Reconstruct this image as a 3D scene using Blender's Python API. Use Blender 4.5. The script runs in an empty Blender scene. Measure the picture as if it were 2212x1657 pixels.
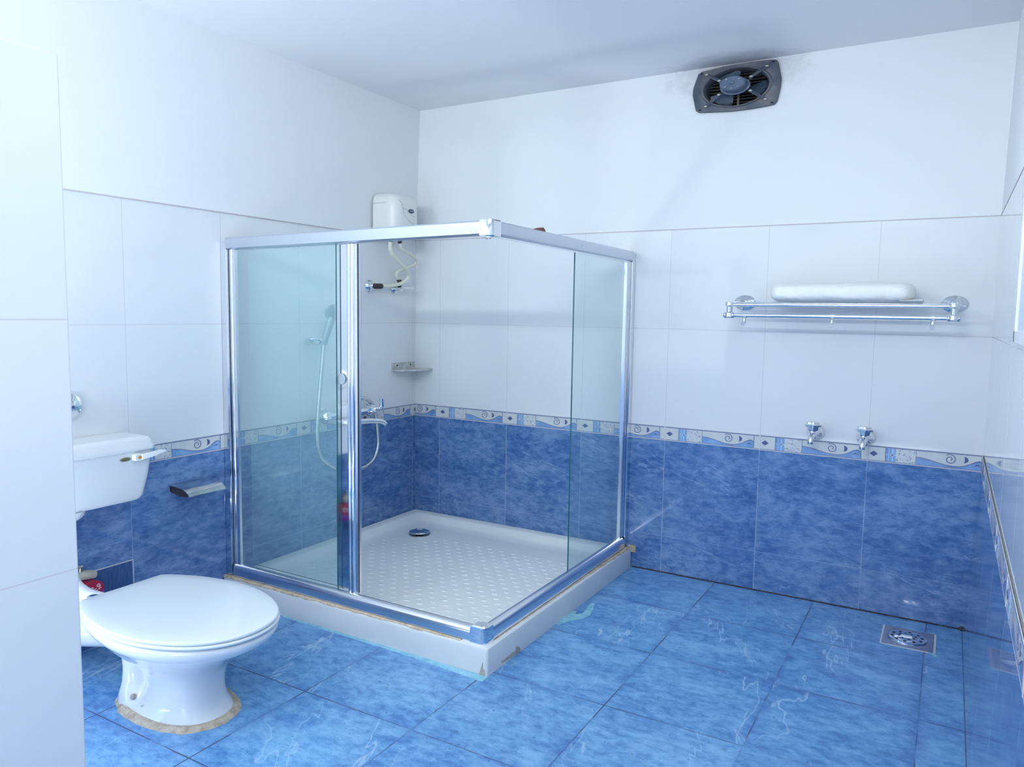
import bpy, bmesh, math, random
from mathutils import Vector, Matrix, noise
random.seed(7)
C = bpy.context.scene
col = C.collection
PI = math.pi

# ------------------------------------------------------------------ camera
cam_d = bpy.data.cameras.new('camera'); cam = bpy.data.objects.new('camera', cam_d); col.objects.link(cam)
yaw, pitch, roll = -0.525458, -0.09359, 0.015159
fw = Vector((math.sin(yaw)*math.cos(pitch), math.cos(yaw)*math.cos(pitch), math.sin(pitch)))
rt = Vector((math.cos(yaw), -math.sin(yaw), 0)); up = rt.cross(fw)
r2 = rt*math.cos(roll)+up*math.sin(roll); u2 = -rt*math.sin(roll)+up*math.cos(roll)
M4 = Matrix.Identity(4)
for i in range(3):
    M4[i][0] = r2[i]; M4[i][1] = u2[i]; M4[i][2] = -fw[i]
M4.translation = Vector((2.57193, -3.35831, 1.20938))
cam.matrix_world = M4
cam_d.sensor_width = 36; cam_d.lens = 36*1628.475/2212; cam_d.clip_start = .01
C.camera = cam

# ------------------------------------------------------------------ world, light, exposure
W = bpy.data.worlds.new('world'); C.world = W; W.use_nodes = True
W.node_tree.nodes['Background'].inputs[0].default_value = (.62, .8, 1, 1)
W.node_tree.nodes['Background'].inputs[1].default_value = .3
C.view_settings.view_transform = 'Standard'; C.view_settings.look = 'None'
C.view_settings.gamma = 1; C.view_settings.exposure = 0.02
try: C.view_settings.use_curve_mapping = False
except Exception: pass
def area(name, loc, target, sx, sy, power, color):
    l = bpy.data.lights.new(name, 'AREA'); l.shape = 'RECTANGLE'; l.size = sx; l.size_y = sy
    l.energy = power; l.color = color
    o = bpy.data.objects.new(name, l); col.objects.link(o); o.location = loc
    o.rotation_euler = (Vector(target)-Vector(loc)).to_track_quat('-Z', 'Y').to_euler()
    return o
LC = (.855, .945, .965)
area('back_right_fill', (2.1, -4.35, 2.205), (1.9, 0, 1.95), .9, .09, 26, LC)  # added strip of fill light
area('back_left_fill', (.55, -4.35, 2.205), (.9, 0, 1.95), .9, .09, 13, LC)  # second added fill strip, above partition height; no window behind it
area('overhead_fill', (1.95, -1.78, 2.26), (1.80, -1.7, 0), 1.1, .85, 10.5, LC)  # added overhead fill just out of view, not a real ceiling lamp
area('left_floor_fill', (.13, -2.85, .06), (.22, -2.8, 2.3), .15, .4, 22, LC)  # invented fill at floor level, thrown up to bounce off the ceiling
area('partition_floor_fill', (.95, -3.75, .06), (.95, -3.70, 2.3), .16, .7, 22, LC)  # unseen fill behind the partition, added to brighten the room by bounce
area('right_floor_fill', (1.95, -4.0, .06), (1.95, -4.0, 2.3), 1.2, .6, 8, LC)  # added bounce fill on the floor behind the camera, no fitting there

# ------------------------------------------------------------------ node helper
class NT:
    def __init__(s, name):
        s.m = bpy.data.materials.new(name); s.m.use_nodes = True; s.t = s.m.node_tree
        s.t.nodes.clear(); s.out = s.t.nodes.new('ShaderNodeOutputMaterial')
        s._co = None
    def n(s, typ, **kw):
        x = s.t.nodes.new(typ)
        for k, v in kw.items(): setattr(x, k, v)
        return x
    def put(s, sock, v):
        if v is None: return
        if hasattr(v, 'is_output'): s.t.links.new(v, sock)
        elif isinstance(v, (tuple, list)) and len(v) == 3 and sock.type == 'RGBA': sock.default_value = (*v, 1)
        else: sock.default_value = v
    def m_(s, op, a, b=None, c=None):
        x = s.n('ShaderNodeMath', operation=op)
        s.put(x.inputs[0], a)
        if b is not None: s.put(x.inputs[1], b)
        if c is not None: s.put(x.inputs[2], c)
        return x.outputs[0]
    def co(s):
        if s._co is None:
            tc = s.n('ShaderNodeTexCoord'); sp = s.n('ShaderNodeSeparateXYZ')
            s.t.links.new(tc.outputs['Object'], sp.inputs[0])
            s._co = (tc.outputs['Object'], sp.outputs[0], sp.outputs[1], sp.outputs[2])
        return s._co
    def vec(s, x, y, z):
        c = s.n('ShaderNodeCombineXYZ')
        for i, v in enumerate((x, y, z)): s.put(c.inputs[i], v)
        return c.outputs[0]
    def noise(s, vec, scale, detail=4, rough=.55, dist=0):
        x = s.n('ShaderNodeTexNoise'); s.put(x.inputs['Vector'], vec)
        x.inputs['Scale'].default_value = scale; x.inputs['Detail'].default_value = detail
        x.inputs['Roughness'].default_value = rough; x.inputs['Distortion'].default_value = dist
        return x.outputs['Fac']
    def ramp(s, fac, stops):
        x = s.n('ShaderNodeValToRGB'); s.put(x.inputs[0], fac)
        e = x.color_ramp.elements
        while len(e) < len(stops): e.new(.5)
        for i, (p, c) in enumerate(stops):
            e[i].position = p; e[i].color = (*c, 1) if isinstance(c, (tuple, list)) else (c, c, c, 1)
        return x.outputs[0]
    def mix(s, f, a, b, mode='MIX'):
        x = s.n('ShaderNodeMix', data_type='RGBA', blend_type=mode)
        s.put(x.inputs[0], f); s.put(x.inputs[6], a); s.put(x.inputs[7], b)
        return x.outputs[2]
    def bsdf(s, color, rough=.4, metal=0, spec=.5, coat=0, bump=None, bstr=.2, bdist=.002, trans=0, sub=0, ior=None):
        p = s.n('ShaderNodeBsdfPrincipled')
        s.put(p.inputs['Base Color'], color); s.put(p.inputs['Roughness'], rough)
        s.put(p.inputs['Metallic'], metal); s.put(p.inputs['Specular IOR Level'], spec)
        p.inputs['Coat Weight'].default_value = coat; p.inputs['Coat Roughness'].default_value = .05
        if bump is not None:
            b = s.n('ShaderNodeBump'); b.inputs['Strength'].default_value = bstr; b.inputs['Distance'].default_value = bdist
            s.t.links.new(bump, b.inputs['Height']); s.t.links.new(b.outputs[0], p.inputs['Normal'])
        s.t.links.new(p.outputs[0], s.out.inputs[0])
        return p
def plain(name, c, rough=.4, metal=0, spec=.5, coat=0):
    t = NT(name); t.bsdf(c, rough, metal, spec, coat); return t.m
def mottled(name, c1, c2, scale=20, rough=.5, metal=0, bstr=0, lo=.35, hi=.65, spec=.5, rough2=None):
    t = NT(name); f = t.noise(t.co()[0], scale, 6, .6)
    r = rough if rough2 is None else t.ramp(f, [(lo, rough), (hi, rough2)])
    t.bsdf(t.ramp(f, [(lo, c1), (hi, c2)]), r, metal, spec, bump=f if bstr else None, bstr=bstr); return t.m

def vlines(t, co, off, pitch, w):
    "1 on grout lines at co = off + k*pitch; also returns the tile index"
    q = t.m_('DIVIDE', t.m_('SUBTRACT', co, off), pitch)
    fr = t.m_('FRACT', t.m_('ADD', q, 50.5))
    d = t.m_('ABSOLUTE', t.m_('SUBTRACT', fr, .5))
    return t.m_('LESS_THAN', d, w/pitch/2), t.m_('FLOOR', t.m_('ADD', q, 50))
def zlines(t, z, levels, w):
    r = None
    for l in levels:
        k = t.m_('LESS_THAN', t.m_('ABSOLUTE', t.m_('SUBTRACT', z, l)), w/2)
        r = k if r is None else t.m_('MAXIMUM', r, k)
    return r

WHITE = (.83, .845, .87)
GROUT_W = (.60, .55, .56)
def white_tile(name, axis, off, pitch, levels, vert=True):
    t = NT(name); v, x, y, z = t.co()
    u = x if axis == 'x' else y
    g = zlines(t, z, levels, .0028)
    if vert:
        a, idx = vlines(t, u, off, pitch, .0026); g = t.m_('MAXIMUM', g, a)
    n = t.noise(v, 1.3, 3)
    base = t.mix(t.m_('MULTIPLY', n, .25), WHITE, (.74, .775, .84))
    c = t.mix(t.m_('MULTIPLY', g, .62), base, GROUT_W)
    nz = t.noise(v, 2.5, 2)
    h = t.m_('ADD', t.m_('MULTIPLY', g, -1), t.m_('MULTIPLY', nz, .6))
    t.bsdf(c, t.m_('ADD', .045, t.m_('MULTIPLY', g, .5)), spec=.5, bump=h, bstr=.07, bdist=.002)
    return t.m

def blue_cols(t, vv, dark, mid, light, speck, vein, elong=(1, 1, 1), sc=7.0, speckamt=.6, vrot=0.0):
    mp = t.n('ShaderNodeMapping'); s = mp.inputs['Scale']; s.default_value = elong
    t.t.links.new(vv, mp.inputs[0]); q = mp.outputs[0]
    n1 = t.noise(q, sc*.42, 3, .55, .5)
    n2 = t.noise(q, sc*2.6, 8, .68, .35)
    f = t.m_('ADD', t.m_('MULTIPLY', n1, .36), t.m_('MULTIPLY', n2, .64))
    c = t.ramp(f, [(.39, dark), (.49, mid), (.60, light)])
    sp = t.noise(q, sc*5.2, 6, .7, .2)
    c = t.mix(t.m_('MULTIPLY', t.ramp(sp, [(.61, 0.0), (.68, 1.0)]), speckamt), c, speck)
    # thin pale veins, broken up by a mask
    for rot, str_, off, amt in ((vrot, .22, 0, .75), (vrot+.5, .30, 4.7, .5)):
        mv = t.n('ShaderNodeMapping', vector_type='TEXTURE'); mv.inputs['Rotation'].default_value = (0, 0, rot); mv.inputs['Location'].default_value = (off, off, 0)
        t.t.links.new(vv, mv.inputs[0])
        ms = t.n('ShaderNodeMapping'); ms.inputs['Scale'].default_value = (1, str_, 1); t.t.links.new(mv.outputs[0], ms.inputs[0])
        v1 = t.noise(ms.outputs[0], 2.3, 5, .56, .2)
        line = t.ramp(t.m_('ABSOLUTE', t.m_('SUBTRACT', v1, .5)), [(.0008, 1.0), (.0040, 0.0)])
        msk = t.ramp(t.noise(ms.outputs[0], 5, 2), [(.47, 0.0), (.58, 1.0)])
        c = t.mix(t.m_('MULTIPLY', t.m_('MULTIPLY', line, msk), amt), c, vein)
    return c, n2

D_DARK, D_MID, D_LIGHT = (.055, .135, .36), (.105, .21, .46), (.20, .32, .57)
def dado_tile(name, axis, off, pitch, levels):
    t = NT(name); v, x, y, z = t.co()
    u = x if axis == 'x' else y
    a, idx = vlines(t, u, off, pitch, .0036)
    g = t.m_('MAXIMUM', a, t.m_('MULTIPLY', zlines(t, z, levels, .0026), .55))
    q = t.vec(u, t.m_('MULTIPLY', z, 1.5), t.m_('MULTIPLY', idx, 3.7))
    c, n = blue_cols(t, q, D_DARK, D_MID, D_LIGHT, (.045, .09, .28), (.3, .42, .66), (1, 1.25, 1), 8.5, .3, 1.1)
    br = t.ramp(t.noise(v, 6, 3), [(.4, .25), (.65, 1.0)])
    c = t.mix(t.m_('MULTIPLY', g, t.m_('MULTIPLY', br, .75)), c, (.40, .46, .60))
    t.bsdf(c, t.m_('ADD', .06, t.m_('MULTIPLY', g, .4)), spec=.5, bump=t.m_('MULTIPLY', g, -1), bstr=.2)
    return t.m
def floor_tile():
    t = NT('blue mottled floor tile'); v, x, y, z = t.co()
    a, ix = vlines(t, x, .8635, .4231, .0042); b, iy = vlines(t, y, 0.0015, .4241, .0042)
    g = t.m_('MAXIMUM', a, b)
    sx = t.m_('ADD', x, t.m_('MULTIPLY', ix, 2.13)); sy = t.m_('ADD', y, t.m_('MULTIPLY', iy, 5.31))
    # every tile carries the same print, only shifted a little
    q = t.vec(sx, sy, t.m_('MULTIPLY', t.m_('ADD', ix, iy), .31))
    c, n = blue_cols(t, q, (.072, .215, .52), (.14, .345, .655), (.23, .48, .76), (.03, .075, .26), (.50, .68, .86), (1, 1.7, 1), 9.5, .9, .12)
    br = t.ramp(t.noise(v, 5, 4, .6), [(.42, .15), (.56, 1.0)])
    c = t.mix(t.m_('MULTIPLY', g, br), c, (.045, .065, .16))
    # grime gathers along the joints
    def near(cc, off, p):
        qd = t.m_('DIVIDE', t.m_('SUBTRACT', cc, off), p)
        d = t.m_('ABSOLUTE', t.m_('SUBTRACT', t.m_('FRACT', t.m_('ADD', qd, 50.5)), .5))
        return t.ramp(d, [(0, 1.0), (.09, 0.0)])
    gr = t.m_('MULTIPLY', t.m_('MAXIMUM', near(x, .8635, .4231), near(y, .0015, .4241)), t.ramp(t.noise(v, 4.5, 6, .65), [(.4, 0.0), (.62, 1.0)]))
    c = t.mix(t.m_('MULTIPLY', gr, .5), c, (.05, .125, .42))
    t.bsdf(c, t.m_('ADD', .24, t.m_('MULTIPLY', n, .12)), spec=.45, bump=t.m_('ADD', t.m_('MULTIPLY', g, -1), t.m_('MULTIPLY', n, .15)), bstr=.25)
    return t.m
def paint(name, stain=False):
    t = NT(name); v, x, y, z = t.co()
    n = t.noise(v, 3, 4)
    c = t.mix(t.m_('MULTIPLY', n, .3), (.88, .89, .91), (.84, .865, .905))
    if stain:
        # soot blown out around the exhaust fan
        dx = t.m_('DIVIDE', t.m_('SUBTRACT', x, 1.70), .34)
        dy = t.m_('DIVIDE', t.m_('ADD', y, -.0), .17)
        dz = t.m_('DIVIDE', t.m_('SUBTRACT', z, 2.26), .13)
        d = t.m_('SQRT', t.m_('ADD', t.m_('ADD', t.m_('MULTIPLY', dx, dx), t.m_('MULTIPLY', dy, dy)), t.m_('MULTIPLY', dz, dz)))
        nn = t.noise(v, 14, 5, .65)
        k = t.m_('SUBTRACT', t.m_('ADD', 1.0, t.m_('MULTIPLY', t.m_('SUBTRACT', nn, .5), 1.1)), d)
        c = t.mix(t.ramp(k, [(0, 0.0), (.5, .45), (1, .8)]), c, (.47, .42, .47))
    t.bsdf(c, .55, spec=.25, bump=t.noise(v, 60, 3), bstr=.05)
    return t.m

M = {}
M['floor'] = floor_tile()
M['paint'] = paint('white wall paint'); M['paint_stain'] = paint('white wall paint near the fan', True)
M['wt_left'] = white_tile('white glazed tile left', 'y', -.025, .42, (1.1457,))
M['wt_back'] = white_tile('white glazed tile back', 'x', .167, .428, (1.1457,))
M['wt_right'] = white_tile('white glazed tile right', 'y', -.28, .428, (1.1457,))
M['wt_part'] = white_tile('white glazed tile partition', 'y', -.28, .428, (1.185, .719, .25), False)
M['dd_left'] = dado_tile('blue dado tile left', 'y', -.025, .42, (.175,))
M['dd_back'] = dado_tile('blue dado tile back', 'x', .167, .428, (.175,))
M['dd_right'] = dado_tile('blue dado tile right', 'y', -.28, .428, (.175,))
M['ledge'] = plain('pinkish plaster edge', (.62, .55, .57), .7)
M['cream'] = mottled('cream border glaze', (.60, .65, .68), (.74, .75, .74), 9, .15)
M['greyline'] = plain('grey lilac border line', (.20, .22, .38), .3)
M['bblue'] = mottled('border wave blue', (.16, .31, .62), (.32, .50, .78), 14, .15)
M['bnavy'] = plain('border navy', (.10, .13, .30), .3)
M['bpale'] = plain('border pale blue', (.52, .66, .86), .2)
M['groutw'] = plain('pale grout', (.68, .66, .72), .6)
def speckle():
    t = NT('speckled border glaze'); v = t.co()[0]
    n = t.noise(v, 110, 4, .7); c = t.ramp(n, [(.36, (.32, .32, .42)), (.47, (.68, .71, .74)), (.7, (.72, .74, .75))])
    t.bsdf(c, .2); return t.m
M['speck'] = speckle()
M['dadodark'] = (lambda: (lambda t: (t.bsdf(t.ramp(t.noise((lambda mp: (t.t.links.new(t.co()[0], mp.inputs[0]), setattr(mp.inputs['Scale'], 'default_value', (1, 9, 1.2)))and mp.outputs[0])(t.n('ShaderNodeMapping')), 16, 5, .6), [(.35, (.028, .07, .22)), (.65, (.07, .14, .34))]), .2), t.m)[1])(NT('streaked dark blue tile')))()
def chrome(name, c=(.80, .82, .85), r=.06):
    return plain(name, c, r, 1)
M['chrome'] = chrome('polished chrome'); M['satin'] = chrome('satin aluminium', (.83, .84, .88), .24)
M['headgrey'] = plain('grey silver plastic', (.42, .47, .52), .25, .4)
M['flap'] = mottled('worn steel flap', (.42, .44, .46), (.66, .68, .70), 12, .16, 1)
M['rail'] = chrome('brushed silver rail', (.66, .70, .76), .38)
M['steel'] = mottled('weathered steel', (.22, .24, .27), (.50, .52, .55), 30, .2, 1, rough2=.4)
M['darksteel'] = mottled('dark stainless plate', (.30, .33, .42), (.38, .42, .52), 20, .22, 1)
M['ceramic'] = plain('white ceramic', (.80, .82, .86), .08, coat=.3)
M['plastic'] = plain('white seat plastic', (.78, .83, .88), .16)
M['tray'] = mottled('off white acrylic tray', (.82, .86, .87), (.88, .90, .91), 4, .22)
M['traywall'] = mottled('off white plastered step', (.66, .70, .74), (.74, .765, .80), 5, .45)
M['heater'] = plain('cream heater plastic', (.86, .84, .80), .28)
M['greygroove'] = plain('grey groove', (.45, .45, .48), .5)
M['logo'] = plain('dark oval badge', (.03, .06, .10), .25)
M['red'] = plain('red indicator', (.62, .05, .07), .3)
M['hose_cream'] = plain('cream hose', (.80, .78, .66), .4)
M['hose_metal'] = (lambda t: (t.bsdf((.62, .64, .66), .26, 1, bump=t.m_('SINE', t.m_('MULTIPLY', t.co()[3], 1100)), bstr=.2), t.m)[1])(NT('ribbed steel hose'))
M['black'] = plain('blackened brass nut', (.05, .045, .05), .45, .4)
M['darkpit'] = plain('dark void', (.008, .009, .014), .8)
M['fan'] = mottled('sooty blue grey enamel', (.055, .07, .105), (.12, .13, .155), 14, .38, 0, .15)
M['fanplate'] = mottled('sooty fan plate', (.06, .085, .125), (.15, .145, .16), 12, .45, 0, .2)
M['blade'] = plain('fan blade', (.045, .075, .12), .3)
M['motor'] = mottled('fan motor enamel', (.09, .13, .20), (.13, .17, .25), 10, .3)
M['slat'] = mottled('rusty grille slat', (.10, .085, .09), (.22, .17, .15), 25, .6)
M['screw'] = plain('brass screw', (.62, .57, .47), .3, .9)
M['seal'] = mottled('sandy sealant', (.42, .33, .24), (.66, .56, .44), 45, .85, 0, .6)
M['cyan'] = mottled('pale blue tile grout smear', (.20, .48, .66), (.36, .64, .78), 25, .6, 0, .4)
M['chip'] = mottled('bare mortar chip', (.38, .34, .29), (.56, .52, .46), 40, .8)
M['soapshelf'] = mottled('stained glassy shelf', (.42, .40, .38), (.68, .70, .70), 28, .25, 0, .1)
M['towel'] = (lambda t: (t.bsdf((.93, .935, .94), .9, 0, .1, bump=t.noise(t.co()[0], 170, 4, .7), bstr=.35, bdist=.002), t.m)[1])(NT('white terry'))
M['grime'] = mottled('dark corner grime', (.02, .02, .03), (.08, .07, .08), 30, .8)
M['dirt'] = mottled('faint dirt line', (.06, .08, .16), (.14, .20, .36), 12, .7)
M['packred'] = plain('glossy crimson packet', (.45, .012, .05), .25)
M['packmag'] = plain('magenta packet foot', (.30, .04, .36), .3)
M['packtext'] = plain('pink white lettering', (.85, .62, .72), .4)
M['brown'] = mottled('reddish brown brick', (.13, .05, .045), (.26, .12, .10), 60, .8, 0, .5)
M['badge'] = plain('olive gold badge', (.25, .25, .16), .35, .6); M['amber'] = plain('amber dot', (.62, .25, .05), .4)
M['frost'] = plain('frosted white window pane', (.72, .78, .86), .35); M['upvc'] = plain('white window frame', (.86, .87, .90), .3)
M['doorw'] = plain('white door leaf', (.75, .78, .82), .4)

def glass(name, tint, film, filmc):
    t = NT(name)
    tr = t.n('ShaderNodeBsdfTransparent'); tr.inputs[0].default_value = (*tint, 1)
    df = t.n('ShaderNodeBsdfDiffuse'); df.inputs[0].default_value = (*filmc, 1)
    gl = t.n('ShaderNodeBsdfGlossy'); gl.inputs['Roughness'].default_value = .03
    m1 = t.n('ShaderNodeMixShader'); m1.inputs[0].default_value = film
    fr = t.n('ShaderNodeFresnel'); ge = t.n('ShaderNodeNewGeometry')
    t.t.links.new(t.m_('SUBTRACT', 1.45, t.m_('MULTIPLY', ge.outputs['Backfacing'], 1.45-1/1.45)), fr.inputs['IOR'])
    m2 = t.n('ShaderNodeMixShader')
    L = t.t.links
    L.new(tr.outputs[0], m1.inputs[1]); L.new(df.outputs[0], m1.inputs[2])
    L.new(t.m_('MULTIPLY', fr.outputs[0], .8), m2.inputs[0]); L.new(m1.outputs[0], m2.inputs[1]); L.new(gl.outputs[0], m2.inputs[2])
    L.new(m2.outputs[0], t.out.inputs[0]); return t.m
M['glass'] = glass('greenish shower glass with film', (.960, .988, .990), .07, (.52, .80, .84))
M['glassedge'] = plain('dark green glass edge', (.02, .12, .13), .12)

# ------------------------------------------------------------------ mesh helpers
class MB:
    def __init__(s): s.v = []; s.f = []; s.mi = []; s.mats = []; s.sm = []
    def mat(s, m):
        if m not in s.mats: s.mats.append(m)
        return s.mats.index(m)
    def add(s, vs, fs, m, smooth=False):
        o = len(s.v); s.v += [tuple(v) for v in vs]; i = s.mat(m)
        for f in fs: s.f.append([k+o for k in f]); s.mi.append(i); s.sm.append(smooth)
    def box(s, a, b, m):
        (x0, y0, z0), (x1, y1, z1) = a, b
        x0, x1 = min(x0, x1), max(x0, x1); y0, y1 = min(y0, y1), max(y0, y1); z0, z1 = min(z0, z1), max(z0, z1)
        v = [(x0, y0, z0), (x1, y0, z0), (x1, y1, z0), (x0, y1, z0), (x0, y0, z1), (x1, y0, z1), (x1, y1, z1), (x0, y1, z1)]
        s.add(v, [(0, 3, 2, 1), (4, 5, 6, 7), (0, 1, 5, 4), (1, 2, 6, 5), (2, 3, 7, 6), (3, 0, 4, 7)], m)
    def loft(s, loops, m, closed=True, cap0=True, cap1=True, smooth=True):
        n = len(loops[0]); vs = [p for l in loops for p in l]; fs = []
        for k in range(len(loops)-1):
            for i in range(n if closed else n-1):
                j = (i+1) % n; fs.append((k*n+i, k*n+j, (k+1)*n+j, (k+1)*n+i))
        s.add(vs, fs, m, smooth)
        o = len(s.v)-len(vs); i = s.mat(m)
        if cap0: s.f.append([o+k for k in range(n)][::-1]); s.mi.append(i); s.sm.append(False)
        if cap1: s.f.append([o+(len(loops)-1)*n+k for k in range(n)]); s.mi.append(i); s.sm.append(False)
    def prism(s, poly, ax, a, b, m, smooth=False):
        "extrude a 2D polygon along axis ax between a and b; a/b may be (pos, dz)"
        def P(q, t):
            if ax == 'x': return (t, q[0], q[1])
            if ax == 'y': return (q[0], t, q[1])
            return (q[0], q[1], t)
        s.loft([[P(q, a) for q in poly], [P(q, b) for q in poly]], m, smooth=smooth)
    def tube(s, pts, r, m, n=12, cap=True, sub=6):
        P = [Vector(p) for p in pts]
        if sub > 1 and len(P) > 2:
            Q = []
            for i in range(len(P)-1):
                p0 = P[max(i-1, 0)]; p1 = P[i]; p2 = P[i+1]; p3 = P[min(i+2, len(P)-1)]
                for k in range(sub):
                    t = k/sub
                    Q.append(.5*((2*p1)+(-p0+p2)*t+(2*p0-5*p1+4*p2-p3)*t*t+(-p0+3*p1-3*p2+p3)*t**3))
            Q.append(P[-1]); P = Q
        R = r if callable(r) else (lambda t: r)
        loops = []; nrm = None
        for i, p in enumerate(P):
            d = (P[min(i+1, len(P)-1)]-P[max(i-1, 0)]).normalized()
            if nrm is None: nrm = d.orthogonal().normalized()
            nrm = (nrm-d*nrm.dot(d)).normalized(); b = d.cross(nrm); rr = R(i/(len(P)-1))
            loops.append([tuple(p+nrm*math.cos(2*PI*k/n)*rr+b*math.sin(2*PI*k/n)*rr) for k in range(n)])
        s.loft(loops, m, cap0=cap, cap1=cap)
    def lathe(s, o, d, prof, m, n=28, sc=(1, 1, 1), cap=True, flute=None):
        "revolve profile [(t along d, radius)] about axis d at o"
        d = Vector(d).normalized(); a = d.orthogonal().normalized(); b = d.cross(a); o = Vector(o); loops = []
        for t, r in prof:
            L = []
            for k in range(n):
                an = 2*PI*k/n; rr = max(r, 1e-5)*(1+(flute[1]*math.cos(flute[0]*an) if flute else 0))
                w = d*t+a*math.cos(an)*rr+b*math.sin(an)*rr
                L.append((o.x+w.x*sc[0], o.y+w.y*sc[1], o.z+w.z*sc[2]))
            loops.append(L)
        s.loft(loops, m, cap0=cap, cap1=cap)
    def build(s, name, parent=None, bevel=0, seg=2, sharp=35):
        me = bpy.data.meshes.new(name); me.from_pydata(s.v, [], s.f)
        for m in s.mats: me.materials.append(m)
        for p, i, sm in zip(me.polygons, s.mi, s.sm): p.material_index = i; p.use_smooth = sm
        bm = bmesh.new(); bm.from_mesh(me); bmesh.ops.recalc_face_normals(bm, faces=bm.faces)
        if bevel:
            ed = [e for e in bm.edges if len(e.link_faces) == 2 and e.calc_face_angle(0) > .6]
            bmesh.ops.bevel(bm, geom=ed, offset=bevel, segments=seg, affect='EDGES', profile=.5)
        for e in bm.edges:
            if len(e.link_faces) == 2 and e.calc_face_angle(0) > math.radians(sharp) and not bevel: e.smooth = False
        bm.to_mesh(me); bm.free(); me.update()
        o = bpy.data.objects.new(name, me); col.objects.link(o)
        if parent is not None:
            o.parent = parent; o.matrix_parent_inverse = Matrix.Translation(-root_loc(parent))
        return o
def root_loc(p):
    v = Vector((0, 0, 0))
    while p is not None:
        v += p.location; p = p.parent if False else None
    return v
def child(mb, name, parent, bevel=0, label=None, **k):
    o = mb.build(name, None, bevel, **k); o.parent = parent
    if parent.type == 'EMPTY': o.matrix_parent_inverse = Matrix.Translation(-parent.location)
    if label: o['label'] = label
    return o
def tag(o, label, cat, group=None):
    o['label'] = label; o['category'] = cat
    if group: o['group'] = group
    return o
def thing(name, label, cat, loc=(0, 0, 0), group=None):
    o = bpy.data.objects.new(name, None); col.objects.link(o); o.location = loc; o.empty_display_size = .05
    return tag(o, label, cat, group)
def struct(mb, name, **k):
    o = mb.build(name, **k); o['kind'] = 'structure'; return o
def dup(root, loc, label, group=None, rot=None):
    r = root.copy(); col.objects.link(r); r.location = loc; r['label'] = label
    if rot is not None: r.rotation_euler = rot
    for ch in list(root.children):
        c = ch.copy(); col.objects.link(c); c.parent = r
        for g in ch.children:
            d = g.copy(); col.objects.link(d); d.parent = c
    return r
def local_child(mb, name, parent, bevel=0, label=None):
    o = mb.build(name, None, bevel); o.parent = parent
    if label: o['label'] = label
    return o
def arc(cx, cy, r, a0, a1, n, ry=None):
    ry = r if ry is None else ry
    return [(cx+r*math.cos(math.radians(a0+(a1-a0)*i/n)), cy+ry*math.sin(math.radians(a0+(a1-a0)*i/n))) for i in range(n+1)]
def rrect(x0, y0, x1, y1, r, n=6, ry=None):
    ry = r if ry is None else ry
    return (arc(x1-r, y1-ry, r, 0, 90, n, ry)+arc(x0+r, y1-ry, r, 90, 180, n, ry)+arc(x0+r, y0+ry, r, 180, 270, n, ry)+arc(x1-r, y0+ry, r, 270, 360, n, ry))

# ------------------------------------------------------------------ room shell
H = 2.2844; ZB, ZT, T1, T2 = .6293, .6956, 1.1457, 1.5957
YB = -4.45
XR0, XR1 = 2.678, 2.706      # right wall: foot of the dado and above it
b = MB(); b.box((-.12, YB-.1, -.1), (2.85, .12, 0), M['floor']); struct(b, 'floor')
b = MB(); b.box((-.12, YB-.1, H), (2.85, .12, H+.1), M['paint_stain']); struct(b, 'ceiling')
b = MB()
b.box((-.12, YB, 0), (0, 0, ZB), M['dd_left']); b.box((-.12, YB, ZB), (0, 0, ZT), M['groutw'])
b.box((-.12, YB, ZT), (0, 0, T2), M['wt_left'])
b.loft([[(-.12, YB, T2), (.004, YB, T2), (.004, 0, T2), (-.12, 0, T2)], [(-.12, YB, H), (.028, YB, H), (.028, 0, H), (-.12, 0, H)]], M['paint'], smooth=False)
b.box((-.001, YB, T2-.0025), (.0045, 0, T2+.001), M['ledge'])
# a recut tile low on the wall behind the pan, its own grout around it
b.box((0, -1.875, .004), (.0012, -1.7035, .279), M['groutw']); b.box((0, -1.90, .004), (.0020, -1.708, .275), M['dadodark'])
struct(b, 'wall_left')
b = MB()
b.box((0, 0, 0), (2.85, .12, ZB), M['dd_back']); b.box((0, 0, ZB), (2.85, .12, ZT), M['groutw'])
b.box((0, 0, ZT), (2.85, .12, T2), M['wt_back'])
HX0, HX1, HZ0, HZ1 = 1.565, 1.875, 2.103, 2.262
PY = -.002
b.box((0, PY, T2), (2.85, .12, HZ0), M['paint_stain']); b.box((0, PY, HZ1), (2.85, .12, H), M['paint_stain'])
b.box((0, PY, HZ0), (HX0, .12, HZ1), M['paint_stain']); b.box((HX1, PY, HZ0), (2.85, .12, HZ1), M['paint_stain'])
b.box((0, -.0025, T2-.0025), (2.706, .001, T2+.001), M['ledge'])
struct(b, 'wall_back')
b = MB()
def rw(z0, x0, z1, x1, m):
    b.loft([[(x0, YB, z0), (2.85, YB, z0), (2.85, 0, z0), (x0, 0, z0)], [(x1, YB, z1), (2.85, YB, z1), (2.85, 0, z1), (x1, 0, z1)]], m, smooth=False)
rw(0, XR0, ZB, XR1-.003, M['dd_right']); rw(ZB, XR1-.003, ZT, XR1, M['groutw']); rw(ZT, XR1, T2, XR1, M["wt_right"]); rw(T2, XR1+.0005, H, XR1+.012, M['paint'])
b.box((XR1-.001, YB, T2-.0025), (XR1+.01, 0, T2+.001), M['ledge'])
struct(b, 'wall_right')
b = MB(); b.box((-.12, YB-.1, 0), (2.85, YB, ZB), M['dd_back']); b.box((-.12, YB-.1, ZB), (2.85, YB, T2), M['wt_back']); b.box((-.12, YB-.1, T2), (2.85, YB, H), M['paint'])
struct(b, 'wall_front')
b = MB(); b.box((1.06, YB, 0), (1.18, -2.572, 1.652), M['wt_part']); struct(b, 'wall_partition', bevel=.003)
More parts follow.
